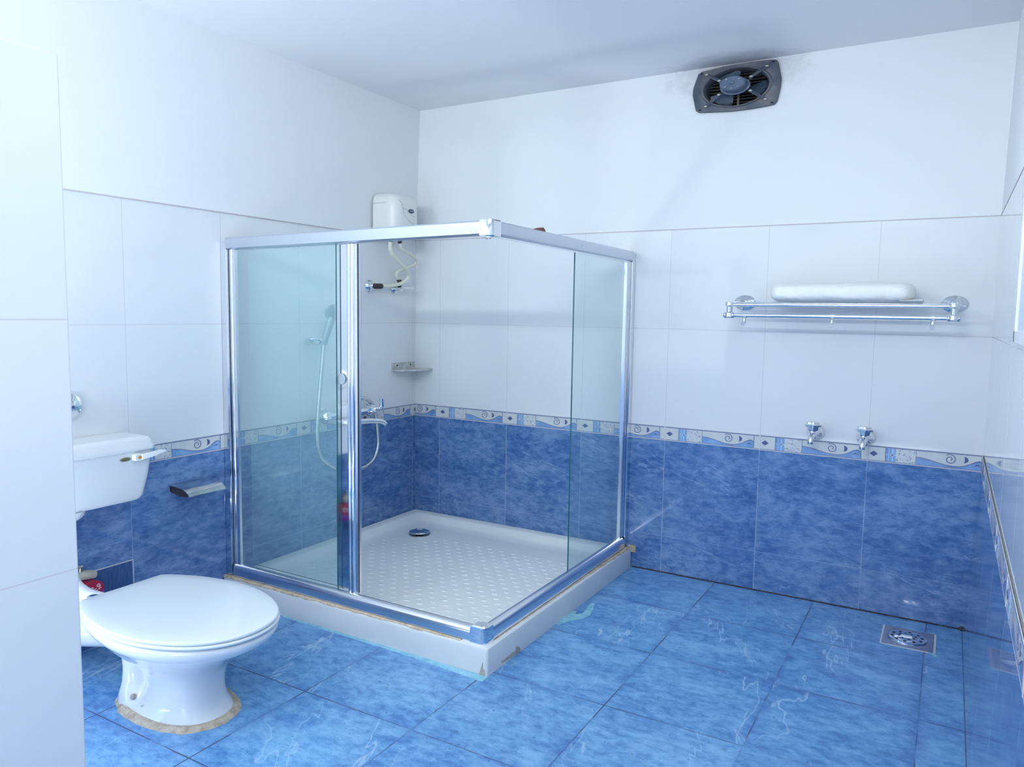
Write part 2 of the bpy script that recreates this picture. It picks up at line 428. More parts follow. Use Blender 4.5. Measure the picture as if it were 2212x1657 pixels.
# dark damp joint where floor meets the back and right wall
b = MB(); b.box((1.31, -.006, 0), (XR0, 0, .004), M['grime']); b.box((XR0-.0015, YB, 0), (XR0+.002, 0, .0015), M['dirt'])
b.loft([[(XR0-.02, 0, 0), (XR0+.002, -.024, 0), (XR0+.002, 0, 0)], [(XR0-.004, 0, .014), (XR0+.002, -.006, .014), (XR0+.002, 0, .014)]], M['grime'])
struct(b, 'baseboard_joint')

# decorated border strips
def clip(poly, lo, hi):
    def half(P, f, inter):
        R = []
        for i, p in enumerate(P):
            q = P[(i+1) % len(P)]
            if f(p): R.append(p)
            if f(p) != f(q): R.append(inter(p, q))
        return R
    for lim, f in ((lo, lambda p: p[0] >= lo), (hi, lambda p: p[0] <= hi)):
        if not poly: return poly
        poly = half(poly, f, lambda p, q: (lim, p[1]+(q[1]-p[1])*(lim-p[0])/(q[0]-p[0])))
    return poly
def border(name, place, lo, hi, off, pitch):
    b = MB(); hh = ZT-ZB
    def put(poly, lay, m, h=.0006):
        P = clip([(u, v) for u, v in poly], lo, hi)
        if len(P) < 3: return
        n = len(P); d0 = .0012+lay*.0005
        b.add([place(u, ZB+v*hh, d0) for u, v in P]+[place(u, ZB+v*hh, d0-h-.0008) for u, v in P],
              [tuple(range(n))]+[(i, (i+1) % n, n+(i+1) % n, n+i) for i in range(n)], m)
    put([(lo, .0), (hi, .0), (hi, 1), (lo, 1)], 0, M['cream'])
    put([(lo, .91), (hi, .91), (hi, .975), (lo, .975)], 1, M['greyline'])
    put([(lo, .0), (hi, .0), (hi, .05), (lo, .05)], 1, M['groutw'])
    put([(lo, .055), (hi, .055), (hi, .09), (lo, .09)], 1, M['greyline'])
    k0 = math.floor((lo-off)/pitch)-1; k1 = math.ceil((hi-off)/pitch)+1
    for k in range(k0, k1+1):
        o = off+k*pitch
        U = lambda a: o+a*pitch
        def q(a, v): return (U(a), v)
        def rect(a0, v0, a1, v1, lay, m): put([q(a0, v0), q(a1, v0), q(a1, v1), q(a0, v1)], lay, m)
        rect(-.006, .0, .006, 1, 3, M['groutw'])
        rect(.15, .1, .158, .9, 2, M['greyline']); rect(-.062, .1, -.055, .9, 2, M['greyline'])
        c = .052
        for s_, m in ((1, 'bnavy'), (.62, 'cream'), (.3, 'bnavy')):
            put([q(c-.036*s_, .5), q(c, .5-.17*s_), q(c+.036*s_, .5), q(c, .5+.17*s_)], 2+s_, M[m])
        rect(.158, .09, .24, .9, 1, M['bblue']); rect(.205, .09, .216, .9, 2, M['bpale']); rect(.158, .47, .24, .54, 2, M['bpale']); rect(.178, .09, .183, .9, 2, M['bpale'])
        rect(.24, .09, .405, .91, 1, M['speck']); rect(.405, .09, .409, .9, 2, M['greyline'])
        top = [(.409, .52), (.46, .49), (.52, .42), (.58, .31), (.64, .22), (.70, .18), (.75, .19), (.80, .27), (.845, .42), (.88, .55), (.905, .60), (.925, .58), (.937, .50)]
        for (a0, v0), (a1, v1) in zip(top[:-1], top[1:]):
            put([q(a0, .09), q(a1, .09), q(a1, v1), q(a0, v0)], 1, M['bblue'])
            put([q(a0, v0-.015), q(a1, v1-.015), q(a1, v1+.03), q(a0, v0+.03)], 3, M['bnavy' if a0 > .8 else 'greyline'])
        put([q(.862, .30), q(.895, .42), q(.93, .30), q(.90, .34)], 2, M['bnavy'])
        # spiral
        pv = None; cx, cy = .68, .58
        for i in range(31):
            t = i/30; a = math.radians(-70+t*560); r = .04+.26*t**.8
            p = [(cx+(r+w)*math.cos(a)*.165, cy+(r+w)*math.sin(a)) for w in (-.026, .026)]
            if pv: put([q(*pv[0]), q(*p[0]), q(*p[1]), q(*pv[1])], 2, M['bnavy' if 0 else 'greyline'])
            pv = p
        # crescent
        n = 7
        for i in range(n):
            a0, a1 = [math.radians(-75+150*j/n) for j in (i, i+1)]
            f = lambda a, s_: (.785+.038*math.cos(a)*s_, .62+.19*math.sin(a))
            put([q(*f(a0, .25)), q(*f(a1, .25)), q(*f(a1, 1)), q(*f(a0, 1))], 2, M['bnavy'])
    o = b.build(name); o['kind'] = 'structure'; return o
border('trim_1', lambda u, z, d: (d, u, z), YB, 0, -.025, .42)
border('trim_2', lambda u, z, d: (u, -d, z), 0, XR1-.003, .167, .428)
border('trim_3', lambda u, z, d: (XR1-.003-d, -u, z), 0, -YB, .28-.428, .428)

# window with a white frame on the right wall beside the camera, door in the wall behind it
b = MB(); X = XR1
b.box((X-.009, -2.3, 1.160), (X+.004, -1.262, 1.185), M['upvc']); b.box((X-.009, -2.3, 1.95), (X+.004, -1.262, 1.975), M['upvc'])
b.box((X-.009, -1.282, 1.160), (X+.004, -1.262, 1.975), M['upvc']); b.box((X-.009, -2.3, 1.160), (X+.004, -2.28, 1.975), M['upvc'])
wf = struct(b, 'window_1')
b = MB(); b.box((X-.004, -2.285, 1.18), (X+.002, -1.278, 1.955), M['frost']); o = b.build('pane'); o.parent = wf

# ------------------------------------------------------------------ shower tray
TX, TY = 1.305, -1.31
tr = thing('shower_tray', 'white square shower tray with dimpled floor on a raised step in the corner', 'shower tray', (.65, -.65, 0))
def ring(i, z, r):
    # i = inset on the open sides; the wall sides get the same inset
    return [(x, y, z) for x, y in rrect(max(i, .0005), TY+i, TX-i, -max(i, .0005), r, 6)]
b = MB()
b.loft([ring(0, 0, .012), ring(0, .084, .012), ring(.003, .091, .013), ring(.009, .0945, .014)], M['traywall'], cap1=False)
b.loft([ring(.009, .0945, .014), ring(.055, .0935, .02), ring(.062, .090, .024), ring(.085, .069, .045), ring(.105, .0605, .06), ring(.16, .0585, .08)], M['tray'], cap0=False)
r_ = 0; y = -.30
while y > -1.17:
    x = .16+(.033 if r_ % 2 else 0)
    while x < 1.15:
        if math.hypot(x-.252, y+.295) > .13 and not (x < .2 and y > -.4):
            L = [(1, .0583), (.75, .0599), (.35, .0607)]
            b.loft([[(x+.0155*s_*math.cos(2*PI*k/10), y+.0115*s_*math.sin(2*PI*k/10), z) for k in range(10)] for s_, z in L], M['tray'], cap0=False)
        x += .066
    y -= .041; r_ += 1
child(b, 'basin', tr)
b = MB()   # sandy sealant lines on the rim, beside the rails
def bead(pa, pb, w0, w1, side, z0, z1, m, n=90, amp=.0035):
    pa, pb = Vector(pa), Vector(pb); sd = Vector(side); loops = []
    for i in range(n+1):
        t = i/n; p = pa.lerp(pb, t); w = w0+(w1-w0)*t+amp*noise.noise((i*.37, w0*90, 3.3)); h = z1+.0016*noise.noise((i*.8, 1, w0*50))
        w = max(w, .001)
        loops.append([(p.x, p.y, z0), (p.x+sd.x*w, p.y+sd.y*w, z0), (p.x+sd.x*w*.85, p.y+sd.y*w*.85, (z0+h)/2+.001), (p.x, p.y, h)])
    b.loft(loops, m)
bead((.002, -1.2938, 0), (1.19, -1.2938, 0), .0155, .009, (0, -1, 0), .0905, .099, M['seal'])
bead((1.2858, -.002, 0), (1.2858, -.62, 0), .0185, .006, (1, 0, 0), .0905, .099, M['seal'])
bead((1.2858, -.62, 0), (1.2858, -1.24, 0), .006, .0025, (1, 0, 0), .0905, .097, M['seal'])
bead((1.29, -.012, 0), (1.328, -.010, 0), .014, .012, (0, 1, 0), .075, .108, M['seal'], 12)
child(b, 'sealant', tr, label='sandy beige sealant')
b = MB()
bead((.36, TY, 0), (1.02, TY, 0), .010, .014, (0, -1, 0), .0002, .0032, M['cyan'])
bead((1.02, TY, 0), (1.31, TY-.002, 0), .018, .034, (0, -1, 0), .0002, .003, M['cyan'], 40)
child(b, 'grout_smear', tr, label='pale blue grout line along the front step')
b = MB()
P = [(1.303, -.80), (1.318, -.81), (1.335, -.765), (1.352, -.73), (1.375, -.70), (1.385, -.66), (1.372, -.60), (1.352, -.54), (1.338, -.53), (1.336, -.57), (1.35, -.62), (1.349, -.655), (1.33, -.68), (1.318, -.64), (1.303, -.66)]
b.loft([[(x, y, .0003) for x, y in P], [(x, y, .0026) for x, y in P]], M['cyan'], smooth=False)
child(b, 'grout_smear', tr, label='pale blue grout patch beside the right step')
b = MB()
def patch(P, place, m):
    b.loft([[place(u, v, .0002) for u, v in P], [place(u, v, .0011) for u, v in P]], m, smooth=False)
patch([(-1.215, .010), (-1.217, .018), (-1.17, .019), (-1.121, .021), (-1.117, .034), (-1.110, .030), (-1.095, .022), (-1.085, .010), (-1.083, .002), (-1.15, .003)], lambda u, v, d: (TX+d, u, v), M['chip'])
child(b, 'chipped_patch', tr, label='long chip on the right face showing mortar')
b = MB()
patch([(1.272, .001), (1.279, .018), (1.287, .045), (1.290, .048), (1.288, .030), (1.292, .022), (1.2965, .024), (1.2965, .001)], lambda u, v, d: (u, TY-d, v), M['chip'])
child(b, 'chipped_patch', tr, label='chipped corner showing grey mortar')
b = MB(); dc = (.252, -.290, 0)
b.lathe((dc[0], dc[1], .0585), (0, 0, 1), [(0, .054), (.004, .054), (.004, .047)], M['steel'])
b.lathe((dc[0], dc[1], .062), (0, 0, 1), [(0, .02), (.010, .02)], M['black'])
b.lathe((dc[0], dc[1], .071), (0, 0, 1), [(0, .03), (.001, .052), (.004, .053), (.0075, .048), (.010, .03), (.0105, .006), (.0112, .005), (.0112, .001)], M['chrome'])
child(b, 'drain_cap', tr, label='domed chrome drain cap')

# ------------------------------------------------------------------ shower enclosure
en = thing('shower_enclosure', 'square corner shower enclosure of green tinted glass in chrome rails', 'shower enclosure', (1.26, -1.27, .095))
AY, BX = -1.268, 1.26
def sweepx(prof, x0, x1, dz0, dz1, m, b):
    b.loft([[(x0, y, z+dz0) for y, z in prof], [(x1, y, z+dz1) for y, z in prof]], m)
def sweepy(prof, y0, y1, dz0, dz1, m, b):
    b.loft([[(x, y0, z+dz0) for x, z in prof], [(x, y1, z+dz1) for x, z in prof]], m)
low = [(-.024, 0), (-.025, .032), (-.0235, .040), (-.0195, .047), (-.012, .0525), (-.001, .055), (.009, .051), (.013, .045), (.018, .043), (.018, 0)]
b = MB(); sweepx([(AY+o_, .0945+z) for o_, z in low], .046, 1.227, 0, 0, M['satin'], b); child(b, 'bottom_rail', en, label='satin chrome bottom rail of the left side', sharp=60)
b = MB(); sweepy([(BX-o_, .0945+z) for o_, z in low], -.046, -1.24, 0, 0, M['satin'], b); child(b, 'bottom_rail', en, label='satin chrome bottom rail of the right side', sharp=60)
topp = [(-.0275, .004), (-.029, .008), (-.029, .040), (-.026, .0445), (-.02, .046), (.02, .046), (.02, 0), (-.018, 0), (-.022, .002)]
b = MB(); sweepx([(AY+o_, 1.4525+z) for o_, z in topp], .040, 1.250, -.007, .0045, M['rail'], b)
child(b, 'top_rail', en, label='silver top rail above the sliding door', sharp=30)
b = MB(); sweepy([(BX-o_, 1.4545+z) for o_, z in topp], -.040, -1.236, -.001, .004, M['rail'], b)
sweepy([(BX+.008, 1.449), (BX+.013, 1.449), (BX+.013, 1.456), (BX+.008, 1.456)], -.05, -1.235, 0, .002, M['satin'], b)
b.lathe((BX+.029, -.609, 1.480), (1, 0, 0), [(-.006, .005), (.0008, .005)], M['screw'], 14); child(b, 'top_rail', en, label='silver top rail with a screw on the right side', sharp=30)
# corner caps
def capplan(e, o):
    x0, x1, y0, y1 = BX-.038, BX+o, AY-o, AY+.038
    rr = .026
    return [(x0, y1-.02+e), (x0, y0)] + arc(x1-rr, y0+rr, rr, 270, 360, 8)[0:] + [(x1, y1), (x1-.05, y1)]
b = MB()
P1 = [(BX-.012, AY+.02)]+[(BX-.012, AY-.0305)]+arc(BX+.0305-.022, AY-.0305+.022, .022, 270, 360, 8)+[(BX+.0305, AY+.034), (BX-.008, AY+.034), (BX-.008, AY+.02)]
def shr(P, s_): return [(BX+(x-BX)*s_, AY+(y-AY)*s_) for x, y in P]
b.loft([[(x, y, 1.451) for x, y in shr(P1, .90)], [(x, y, 1.455) for x, y in P1], [(x, y, 1.502) for x, y in P1], [(x, y, 1.506) for x, y in shr(P1, .93)]], M['chrome'])
b.lathe((BX+.012, AY-.012, 1.452), (0, 0, -1), [(0, .012), (.005, .012), (.009, .006)], M['chrome'], 16)
child(b, 'corner_cap', en, label='shiny chrome cap at the top corner')
b = MB()
P2 = [(BX-.035, AY+.019), (BX-.035, AY-.0265)]+arc(BX+.0265-.022, AY-.0265+.022, .022, 270, 360, 8)+[(BX+.0265, AY+.028), (BX-.018, AY+.028), (BX-.018, AY+.018)]
b.loft([[(x, y, .0945) for x, y in P2], [(x, y, .143) for x, y in P2], [(x, y, .152) for x, y in shr(P2, .93)], [(x, y, .1565) for x, y in shr(P2, .75)]], M['chrome'])
child(b, 'corner_cap', en, label='blue-reflecting chrome cap at the bottom corner')
# wall channels with round stiles
b = MB(); b.box((.0015, -1.290, .0945), (.034, -1.244, 1.479), M['chrome'])
child(b, 'wall_channel', en, bevel=.0015, label='flat chrome channel on the wall behind the toilet side')
b = MB(); b.box((1.238, -.034, .0945), (1.281, -.0025, 1.49), M['chrome'])
child(b, 'wall_channel', en, bevel=.0015, label='flat chrome channel on the wall below the towel rack')
def stile(x, y, axis, label):
    b = MB()
    prof = [(x+.0095*math.cos(a*PI/12)*(1 if axis == 'x' else 1), y+.0095*math.sin(a*PI/12)) for a in range(24)]
    b.loft([[(p[0], p[1], .147) for p in prof], [(p[0], p[1], 1.452) for p in prof]], M['chrome'])
    if axis == 'x': b.box((x+.005, y-.006, .147), (x+.024, y+.006, 1.452), M['satin'])
    else: b.box((x-.006, y-.024, .147), (x+.006, y-.005, 1.452), M['satin'])
    child(b, 'stile', en, label=label)
stile(.048, AY-.003, 'x', 'round chrome stile by the left wall')
stile(BX+.003, -.048, 'y', 'round chrome stile by the back wall')
def pane(name, a, c, edge, label, parent=None):
    b = MB(); (x0, y0, z0), (x1, y1, z1) = a, c
    v = [(x0, y0, z0), (x1, y0, z0), (x1, y1, z0), (x0, y1, z0), (x0, y0, z1), (x1, y0, z1), (x1, y1, z1), (x0, y1, z1)]
    fs = {'b': (0, 3, 2, 1), 't': (4, 5, 6, 7), '-y': (0, 1, 5, 4), '+x': (1, 2, 6, 5), '+y': (2, 3, 7, 6), '-x': (3, 0, 4, 7)}
    for k, f in fs.items(): b.add([v[i] for i in f], [(0, 1, 2, 3)], M['glassedge'] if k in edge else M['glass'])
    return child(b, name, en if parent is None else parent, label=label)
pane('fixed_glass', (.070, AY-.003, .148), (.606, AY+.003, 1.452), ('+x', 't', 'b'), 'fixed green tinted pane by the left wall')
pane('fixed_glass', (BX-.003, -.614, .148), (BX+.003, -.070, 1.456), ('-y', 't', 'b'), 'fixed green tinted pane by the back wall')
# sliding door: flat and round chrome stile at its leading edge, its own pane
b = MB(); sy = AY+.017
b.box((.590, sy-.006, .150), (.652, sy+.006, 1.449), M['chrome'])
for cx, r in ((.661, .009), (.680, .0125)):
    b.loft([[(cx+r*math.cos(a*PI/10), sy-.006+r*math.sin(a*PI/10)*1.1, z) for a in range(20)] for z in (.150, 1.449)], M['chrome'])
b.box((.690, sy-.012, .150), (.702, sy+.008, 1.449), M['satin']); b.box((.702, sy-.009, .150), (.7035, sy-.005, 1.449), M['black'])
sd = child(b, 'sliding_door', en, label='sliding door with fluted chrome leading stile')
o = pane('glass_pane', (.12, sy-.003, .152), (.592, sy+.003, 1.447), ('t', 'b'), 'pane of the sliding door')
o.parent = sd; o.matrix_parent_inverse = Matrix.Identity(4)
b = MB(); b.lathe((.622, sy-.006, .955), (0, -1, 0), [(0, .014), (.003, .020), (.006, .020), (.0065, .016)], M['headgrey'], 20)
o = b.build('door_knob'); o.parent = sd

# ------------------------------------------------------------------ toilet pan
def cr(P, n=6, closed=True):
    Q = []; m = len(P)
    for i in range(m):
        p0, p1, p2, p3 = [Vector(P[(i+j) % m]) for j in (-1, 0, 1, 2)]
        for k in range(n):
            t = k/n; v = .5*((2*p1)+(-p0+p2)*t+(2*p0-5*p1+4*p2-p3)*t*t+(-p0+3*p1-3*p2+p3)*t**3); Q.append(tuple(v))
    return Q
CY = -1.933
half = [(.292, .0), (.291, .07), (.291, .125), (.295, .143), (.335, .168), (.40, .196), (.48, .217), (.57, .229), (.66, .226), (.74, .208), (.81, .178), (.87, .135), (.912, .075), (.927, .0)]
outl = [(x, CY+h) for x, h in half]+[(x, CY-h) for x, h in half[::-1][1:-1]]
OUT = cr(outl, 4)
cx0 = .61
def so(s_, z, dx=0, sy_=None): 
    sy_ = s_ if sy_ is None else sy_
    return [(cx0+dx+(x-cx0)*s_, CY+(y-CY)*sy_, z) for x, y in OUT]
tp = thing('toilet_pan', 'white ceramic toilet pan with closed lid on the blue floor', 'toilet', (.61, CY, 0))
def oval(xc, rx, ry, z, n=len(OUT), p=2.3, yc=CY):
    # same point count and start as OUT (starts at the wall side)
    L = []
    for k in range(n):
        a = PI - 2*PI*k/n; c, s_ = math.cos(a), math.sin(a)
        L.append((xc+rx*math.copysign(abs(c)**(2/p), c), yc+ry*math.copysign(abs(s_)**(2/p), s_), z))
    return L
b = MB()
L = [so(.955, .281), so(.985, .278), so(.99, .268), so(.965, .253), so(.93, .240)]
PC = CY-.017
L += [oval(.590, .268, .187, .215), oval(.585, .232, .160, .190, yc=CY-.006), oval(.592, .190, .130, .165, yc=CY-.012), oval(.610, .150, .106, .140, yc=PC), oval(.622, .130, .094, .105, yc=PC), oval(.626, .126, .092, .07, yc=PC), oval(.624, .136, .098, .04, yc=PC), oval(.620, .152, .110, .02, yc=PC), oval(.618, .160, .116, .006, yc=PC), oval(.618, .160, .116, .0, yc=PC)]
b.loft(L, M['ceramic'])
# the trapway leg behind the column, then the foot plate that joins them
b.loft([oval(.450, .10, .105, .225, yc=PC), oval(.448, .080, .088, .18, yc=PC), oval(.448, .054, .082, .135, yc=PC), oval(.453, .050, .084, .10, yc=PC), oval(.460, .056, .092, .06, yc=PC), oval(.466, .070, .104, .03, yc=PC), oval(.468, .078, .110, .0, yc=PC)], M['ceramic'])
b.loft([oval(.588, .198, .122, .0, yc=PC), oval(.588, .196, .120, .010, yc=PC), oval(.588, .180, .106, .020, yc=PC)], M['ceramic'])
b.tube([(.50, CY, .21), (.40, CY-.0, .20), (.32, CY, .168), (.24, CY-.015, .148), (.10, CY-.07, .140), (.004, CY-.09, .137)], lambda t: .050+.002*t, M['ceramic'], 20)
bo = child(b, 'bowl', tp, sharp=180)
rm = bo.modifiers.new('fuse', 'REMESH'); rm.mode = 'VOXEL'; rm.voxel_size = .006; rm.use_smooth_shade = True
sm = bo.modifiers.new('soften', 'SMOOTH'); sm.factor = .7; sm.iterations = 18

b = MB(); b.loft([so(.965, .282), so(.995, .284), so(1.0, .288), so(.995, .292), so(.965, .2935)], M['plastic']); child(b, 'seat', tp, sharp=70)
b = MB(); b.loft([so(.96, .2945), so(.985, .2955), so(.99, .300), so(.985, .304), so(.965, .3058), so(.8, .3078), so(.45, .309), so(.12, .3093)], M['plastic']); child(b, 'lid', tp, sharp=70)
b = MB()
lo = [oval(.588, .214, .140, 0, yc=PC), oval(.588, .209, .136, .006, yc=PC), oval(.588, .198, .127, .012, yc=PC)]
lo = [[(x+.006*noise.noise((x*30, y*30, 1)), y+.006*noise.noise((x*30, y*30, 9)), z) for x, y, z in l] for l in lo]
b.loft(lo, M['seal']); child(b, 'sealant', tp, label='dirty beige sealant around the foot')
for dx, z in ((.502, .040), (.560, .024)):
    b = MB(); yy = CY-.12
    b.lathe((dx, PC-.099 if dx < .53 else PC-.104, z), (0, -1, .35), [(-.012, .0085), (-.0035, .0085), (-.0025, .006)], M['chip'], 14); child(b, 'screw_cap', tp, label='beige screw cap')
b = MB(); b.lathe((.272, CY-.085, .272), (0, 0, 1), [(0, .011), (.016, .011), (.016, .016), (.024, .016), (.026, .010)], M['chrome'], 16)
b.tube([(.272, CY-.085, .285), (.31, CY-.085, .287)], .006, M['chrome'], 10, sub=1); child(b, 'hinge_bolt', tp, label='chrome hinge bolt')

# flush pipe
b = MB(); b.tube([(.08, -1.99, .502), (.08, -1.99, .41), (.082, -1.99, .34), (.10, -1.987, .287), (.15, -1.975, .256), (.22, -1.96, .247), (.27, -1.952, .246), (.290, -1.95, .246)], .030, M['ceramic'], 20)
fp = tag(b.build('flush_pipe'), 'white curved flush pipe running from cistern down to the toilet pan', 'pipe')

# cistern
ci = thing('cistern', 'white wall mounted toilet cistern with side lever', 'cistern', (.08, -1.99, .53))
b = MB(); y0, y1 = -2.27, -1.712
def cs(x1, ya, yb, z, r): return [(x, y, z) for x, y in rrect(.0015, ya, x1, yb, r, 5)]
b.loft([cs(.125, y0+.05, y1-.045, .533, .03), cs(.134, y0+.035, y1-.030, .537, .03), cs(.140, y0+.025, y1-.022, .55, .03), cs(.152, y0+.012, y1-.008, .63, .03), cs(.158, y0, y1, .70, .028), cs(.158, y0, y1, .712, .028)], M['ceramic'])
child(b, 'tank', ci, sharp=60)
b = MB(); b.loft([cs(.158, y0-.002, y1+.002, .712, .026), cs(.166, y0-.008, y1+.008, .715, .03), cs(.167, y0-.009, y1+.009, .728, .03), cs(.160, y0-.004, y1+.004, .734, .03), cs(.158, y0-.002, y1+.002, .748, .03), cs(.150, y0+.006, y1-.004, .756, .03), cs(.13, y0+.03, y1-.02, .7595, .03)], M['ceramic'])
child(b, 'lid', ci, sharp=60)
b = MB(); b.lathe((.158, -1.822, .690), (1, 0, 0), [(-.002, .020), (.002, .020), (.003, .016)], M['badge'], 24, (1, 1, .34)); child(b, 'badge', ci, label='small olive gold oval badge')
b = MB()
b.loft([[(.1575, y, z) for y, z in rrect(-1.800, .680, -1.765, .706, .008, 4)], [(.178, y, z) for y, z in rrect(-1.798, .681, -1.765, .705, .008, 4)]], M['ceramic'])
b.loft([[(.172, -1.775, .684), (.172, -1.775, .703), (.182, -1.775, .703), (.182, -1.775, .684)], [(.174, -1.74, .688), (.174, -1.74, .706), (.185, -1.74, .706), (.185, -1.74, .688)], [(.178, -1.705, .698), (.178, -1.705, .710), (.192, -1.705, .710), (.192, -1.705, .698)], [(.182, -1.690, .699), (.182, -1.690, .708), (.193, -1.690, .708), (.193, -1.690, .699)]], M['ceramic'])
fl = child(b, 'flush_lever', ci, bevel=.002)
b = MB(); b.lathe((.178, -1.781, .693), (1, 0, 0), [(-.001, .007), (.0012, .007)], M['amber'], 14, (1, 1, .7)); o = b.build('dot'); o.parent = fl; o.matrix_parent_inverse = Matrix.Translation(Vector((0, 0, 0))); o['label'] = 'small amber dot'
b = MB(); b.lathe((.08, -1.985, .533), (0, 0, -1), [(-.002, .058), (.012, .056), (.022, .048), (.030, .036)], M['ceramic'], 24); child(b, 'outlet_nut', ci)

# round dark chrome cap on the wall above the cistern
b = MB(); b.lathe((.0005, -1.918, .870), (1, 0, 0), [(0, .046), (.006, .046), (.014, .040), (.024, .022), (.027, .005)], M['chrome'], 28)
tag(b.build('wall_flange'), 'round dark chrome wall plate above the cistern, half hidden by the partition', 'wall plate')

# crimson packet behind the pan, stuck on the wall
pk = thing('cleaner_packet', 'crimson and magenta packet stuck to the wall low behind the toilet pan', 'packet', (.04, -1.885, 0))
b = MB(); P = [(-1.935, .02), (-1.935, .235), (-1.925, .252), (-1.905, .262), (-1.875, .262), (-1.857, .252), (-1.852, .235), (-1.852, .225)]
def slab(P, x0, x1, m): b.loft([[(x0, y, z) for y, z in P], [(x1, y, z) for y, z in P]], m, smooth=False)
slab([(-1.93, .235), (-1.925, .252), (-1.908, .262), (-1.878, .262), (-1.858, .252), (-1.851, .236), (-1.850, .222), (-1.90, .205), (-1.93, .195)], .0028, .058, M['packred'])
child(b, 'pouch', pk, bevel=.003)
b = MB(); slab([(-1.928, .178), (-1.93, .195), (-1.90, .205), (-1.850, .222), (-1.852, .185), (-1.87, .178)], .0028, .058, M['packmag']); child(b, 'lower_part', pk, bevel=.003, label='magenta lower part')
fc = bpy.data.curves.new('lettering', 'FONT'); fc.body = 'OP-9'; fc.size = .032; fc.extrude = .0004; fc.align_x = 'CENTER'
to = bpy.data.objects.new('font_source', fc); fc.materials.append(M['packtext'])
me_ = bpy.data.meshes.new_from_object(to); bpy.data.objects.remove(to); to = bpy.data.objects.new('lettering', me_); col.objects.link(to)
Rm = Matrix.Rotation(math.radians(14), 4, 'X') @ Matrix(((0, 0, 1, 0), (1, 0, 0, 0), (0, 1, 0, 0), (0, 0, 0, 1)))
to.parent = pk; to.matrix_parent_inverse = Matrix.Translation(-pk.location); to.matrix_basis = Matrix.Translation((.0586, -1.895, .224)) @ Rm @ Matrix.Diagonal((1, .85, 1, 1))
to['label'] = 'pink white lettering'
b = MB(); b.loft([[(.0583, -1.925, .2135), (.0583, -1.862, .231), (.0583, -1.862, .233), (.0583, -1.925, .2155)], [(.059, -1.925, .2135), (.059, -1.862, .231), (.059, -1.862, .233), (.059, -1.925, .2155)]], M['packtext'], smooth=False)
child(b, 'underline', pk)

# grubby stop valve stub on the wall above the packet
b = MB(); b.tube([(.002, -1.945, .287), (.03, -1.925, .287), (.045, -1.895, .286), (.05, -1.875, .281)], lambda t: .010+.006*math.sin(t*3), M['chip'], 12)
b.lathe((.0008, -1.945, .287), (1, 0, 0), [(0, .022), (.008, .020), (.012, .012)], M['steel'], 18)
b.lathe((.035, -1.918, .292), (0, 0, 1), [(0, .007), (.022, .006), (.026, .010), (.032, .008)], M['steel'], 12)
tag(b.build('stop_valve'), 'small corroded stop valve on the blue wall behind the toilet pan', 'valve')

# ------------------------------------------------------------------ toilet paper holder
ph = thing('paper_holder', 'chrome toilet paper holder with flap on the blue wall beside the cistern', 'paper holder', (0, -1.45, .51))
b = MB(); b.box((.0008, -1.545, .505), (.008, -1.39, .527), M['steel'])
for yy in (-1.545, -1.396):
    b.loft([[(.004, yy, .500), (.004, yy, .527), (.085, yy, .520), (.10, yy, .506), (.10, yy, .494), (.06, yy, .490)], [(.004, yy+.006, .500), (.004, yy+.006, .527), (.085, yy+.006, .520), (.10, yy+.006, .506), (.10, yy+.006, .494), (.06, yy+.006, .490)]], M['black'], smooth=False)
child(b, 'bracket', ph)
b = MB()
pl = [(.006, .5285), (.03, .5290), (.06, .5275), (.085, .5235), (.103, .5165), (.117, .507), (.125, .499)]
b.loft([[(x, -1.552, z) for x, z in pl]+[(x-.001, -1.552, z-.0022) for x, z in pl[::-1]], [(x, -1.384, z) for x, z in pl]+[(x-.001, -1.384, z-.0022) for x, z in pl[::-1]]], M['flap'])
child(b, 'flap', ph, sharp=50)
b = MB(); b.tube([(.055, -1.54, .503), (.055, -1.39, .503)], .006, M['black'], 12, sub=1); child(b, 'roller', ph)

# ------------------------------------------------------------------ water heater
he = thing('water_heater', 'cream instant water heater high on the corner wall behind the shower rail', 'water heater', (.08, -.28, 1.58))
b = MB()
def hp(s_, z, dx=0): 
    P = [(.019, -.378), (.019, -.168)]+arc(.165-.055, -.168-.055, .055, 90, 0, 6)+arc(.165-.055, -.378+.055, .055, 0, -90, 6)
    return [(max(.019, .019+(x-.019)*s_), -.273+(y+.273)*s_, z+dx) for x, y in P]
b.loft([hp(.9, 1.578), hp(.98, 1.583), hp(1, 1.60), hp(1, 1.735), hp(.985, 1.757), hp(.94, 1.775), hp(.85, 1.788), hp(.70, 1.796), hp(.45, 1.800)], M['heater'])
child(b, 'casing', he, sharp=60)
b = MB(); b.lathe((.1655, -.255, 1.714), (1, 0, 0), [(-.004, .022), (.0015, .022), (.002, .018)], M['logo'], 28, (1, 1, .46))
bd = child(b, 'badge', he, label='dark oval badge')
b = MB(); b.box((.1672, -.268, 1.7125), (.1682, -.242, 1.7155), M['bpale']); o = b.build('stripe'); o.parent = bd
b = MB(); b.lathe((.164, -.252, 1.634), (1, 0, 0), [(-.004, .026), (.0015, .026), (.002, .022)], M['red'], 24, (1, 1, .42)); child(b, 'indicator', he, label='red indicator')
b = MB()
b.tube([(.1655, -.322, 1.725), (.1665, -.29, 1.715), (.1662, -.26, 1.697), (.1655, -.235, 1.690), (.1645, -.222, 1.690)], .0009, M['greygroove'], 6)
child(b, 'casing_seam', he, label='thin upper seam line')
b = MB()
b.tube([(.160, -.345, 1.76), (.1655, -.325, 1.74), (.1657, -.318, 1.70), (.1657, -.29, 1.676), (.1657, -.25, 1.655), (.165, -.225, 1.65)], .0009, M['greygroove'], 6)
child(b, 'casing_seam', he, label='thin lower seam line')
b = MB()
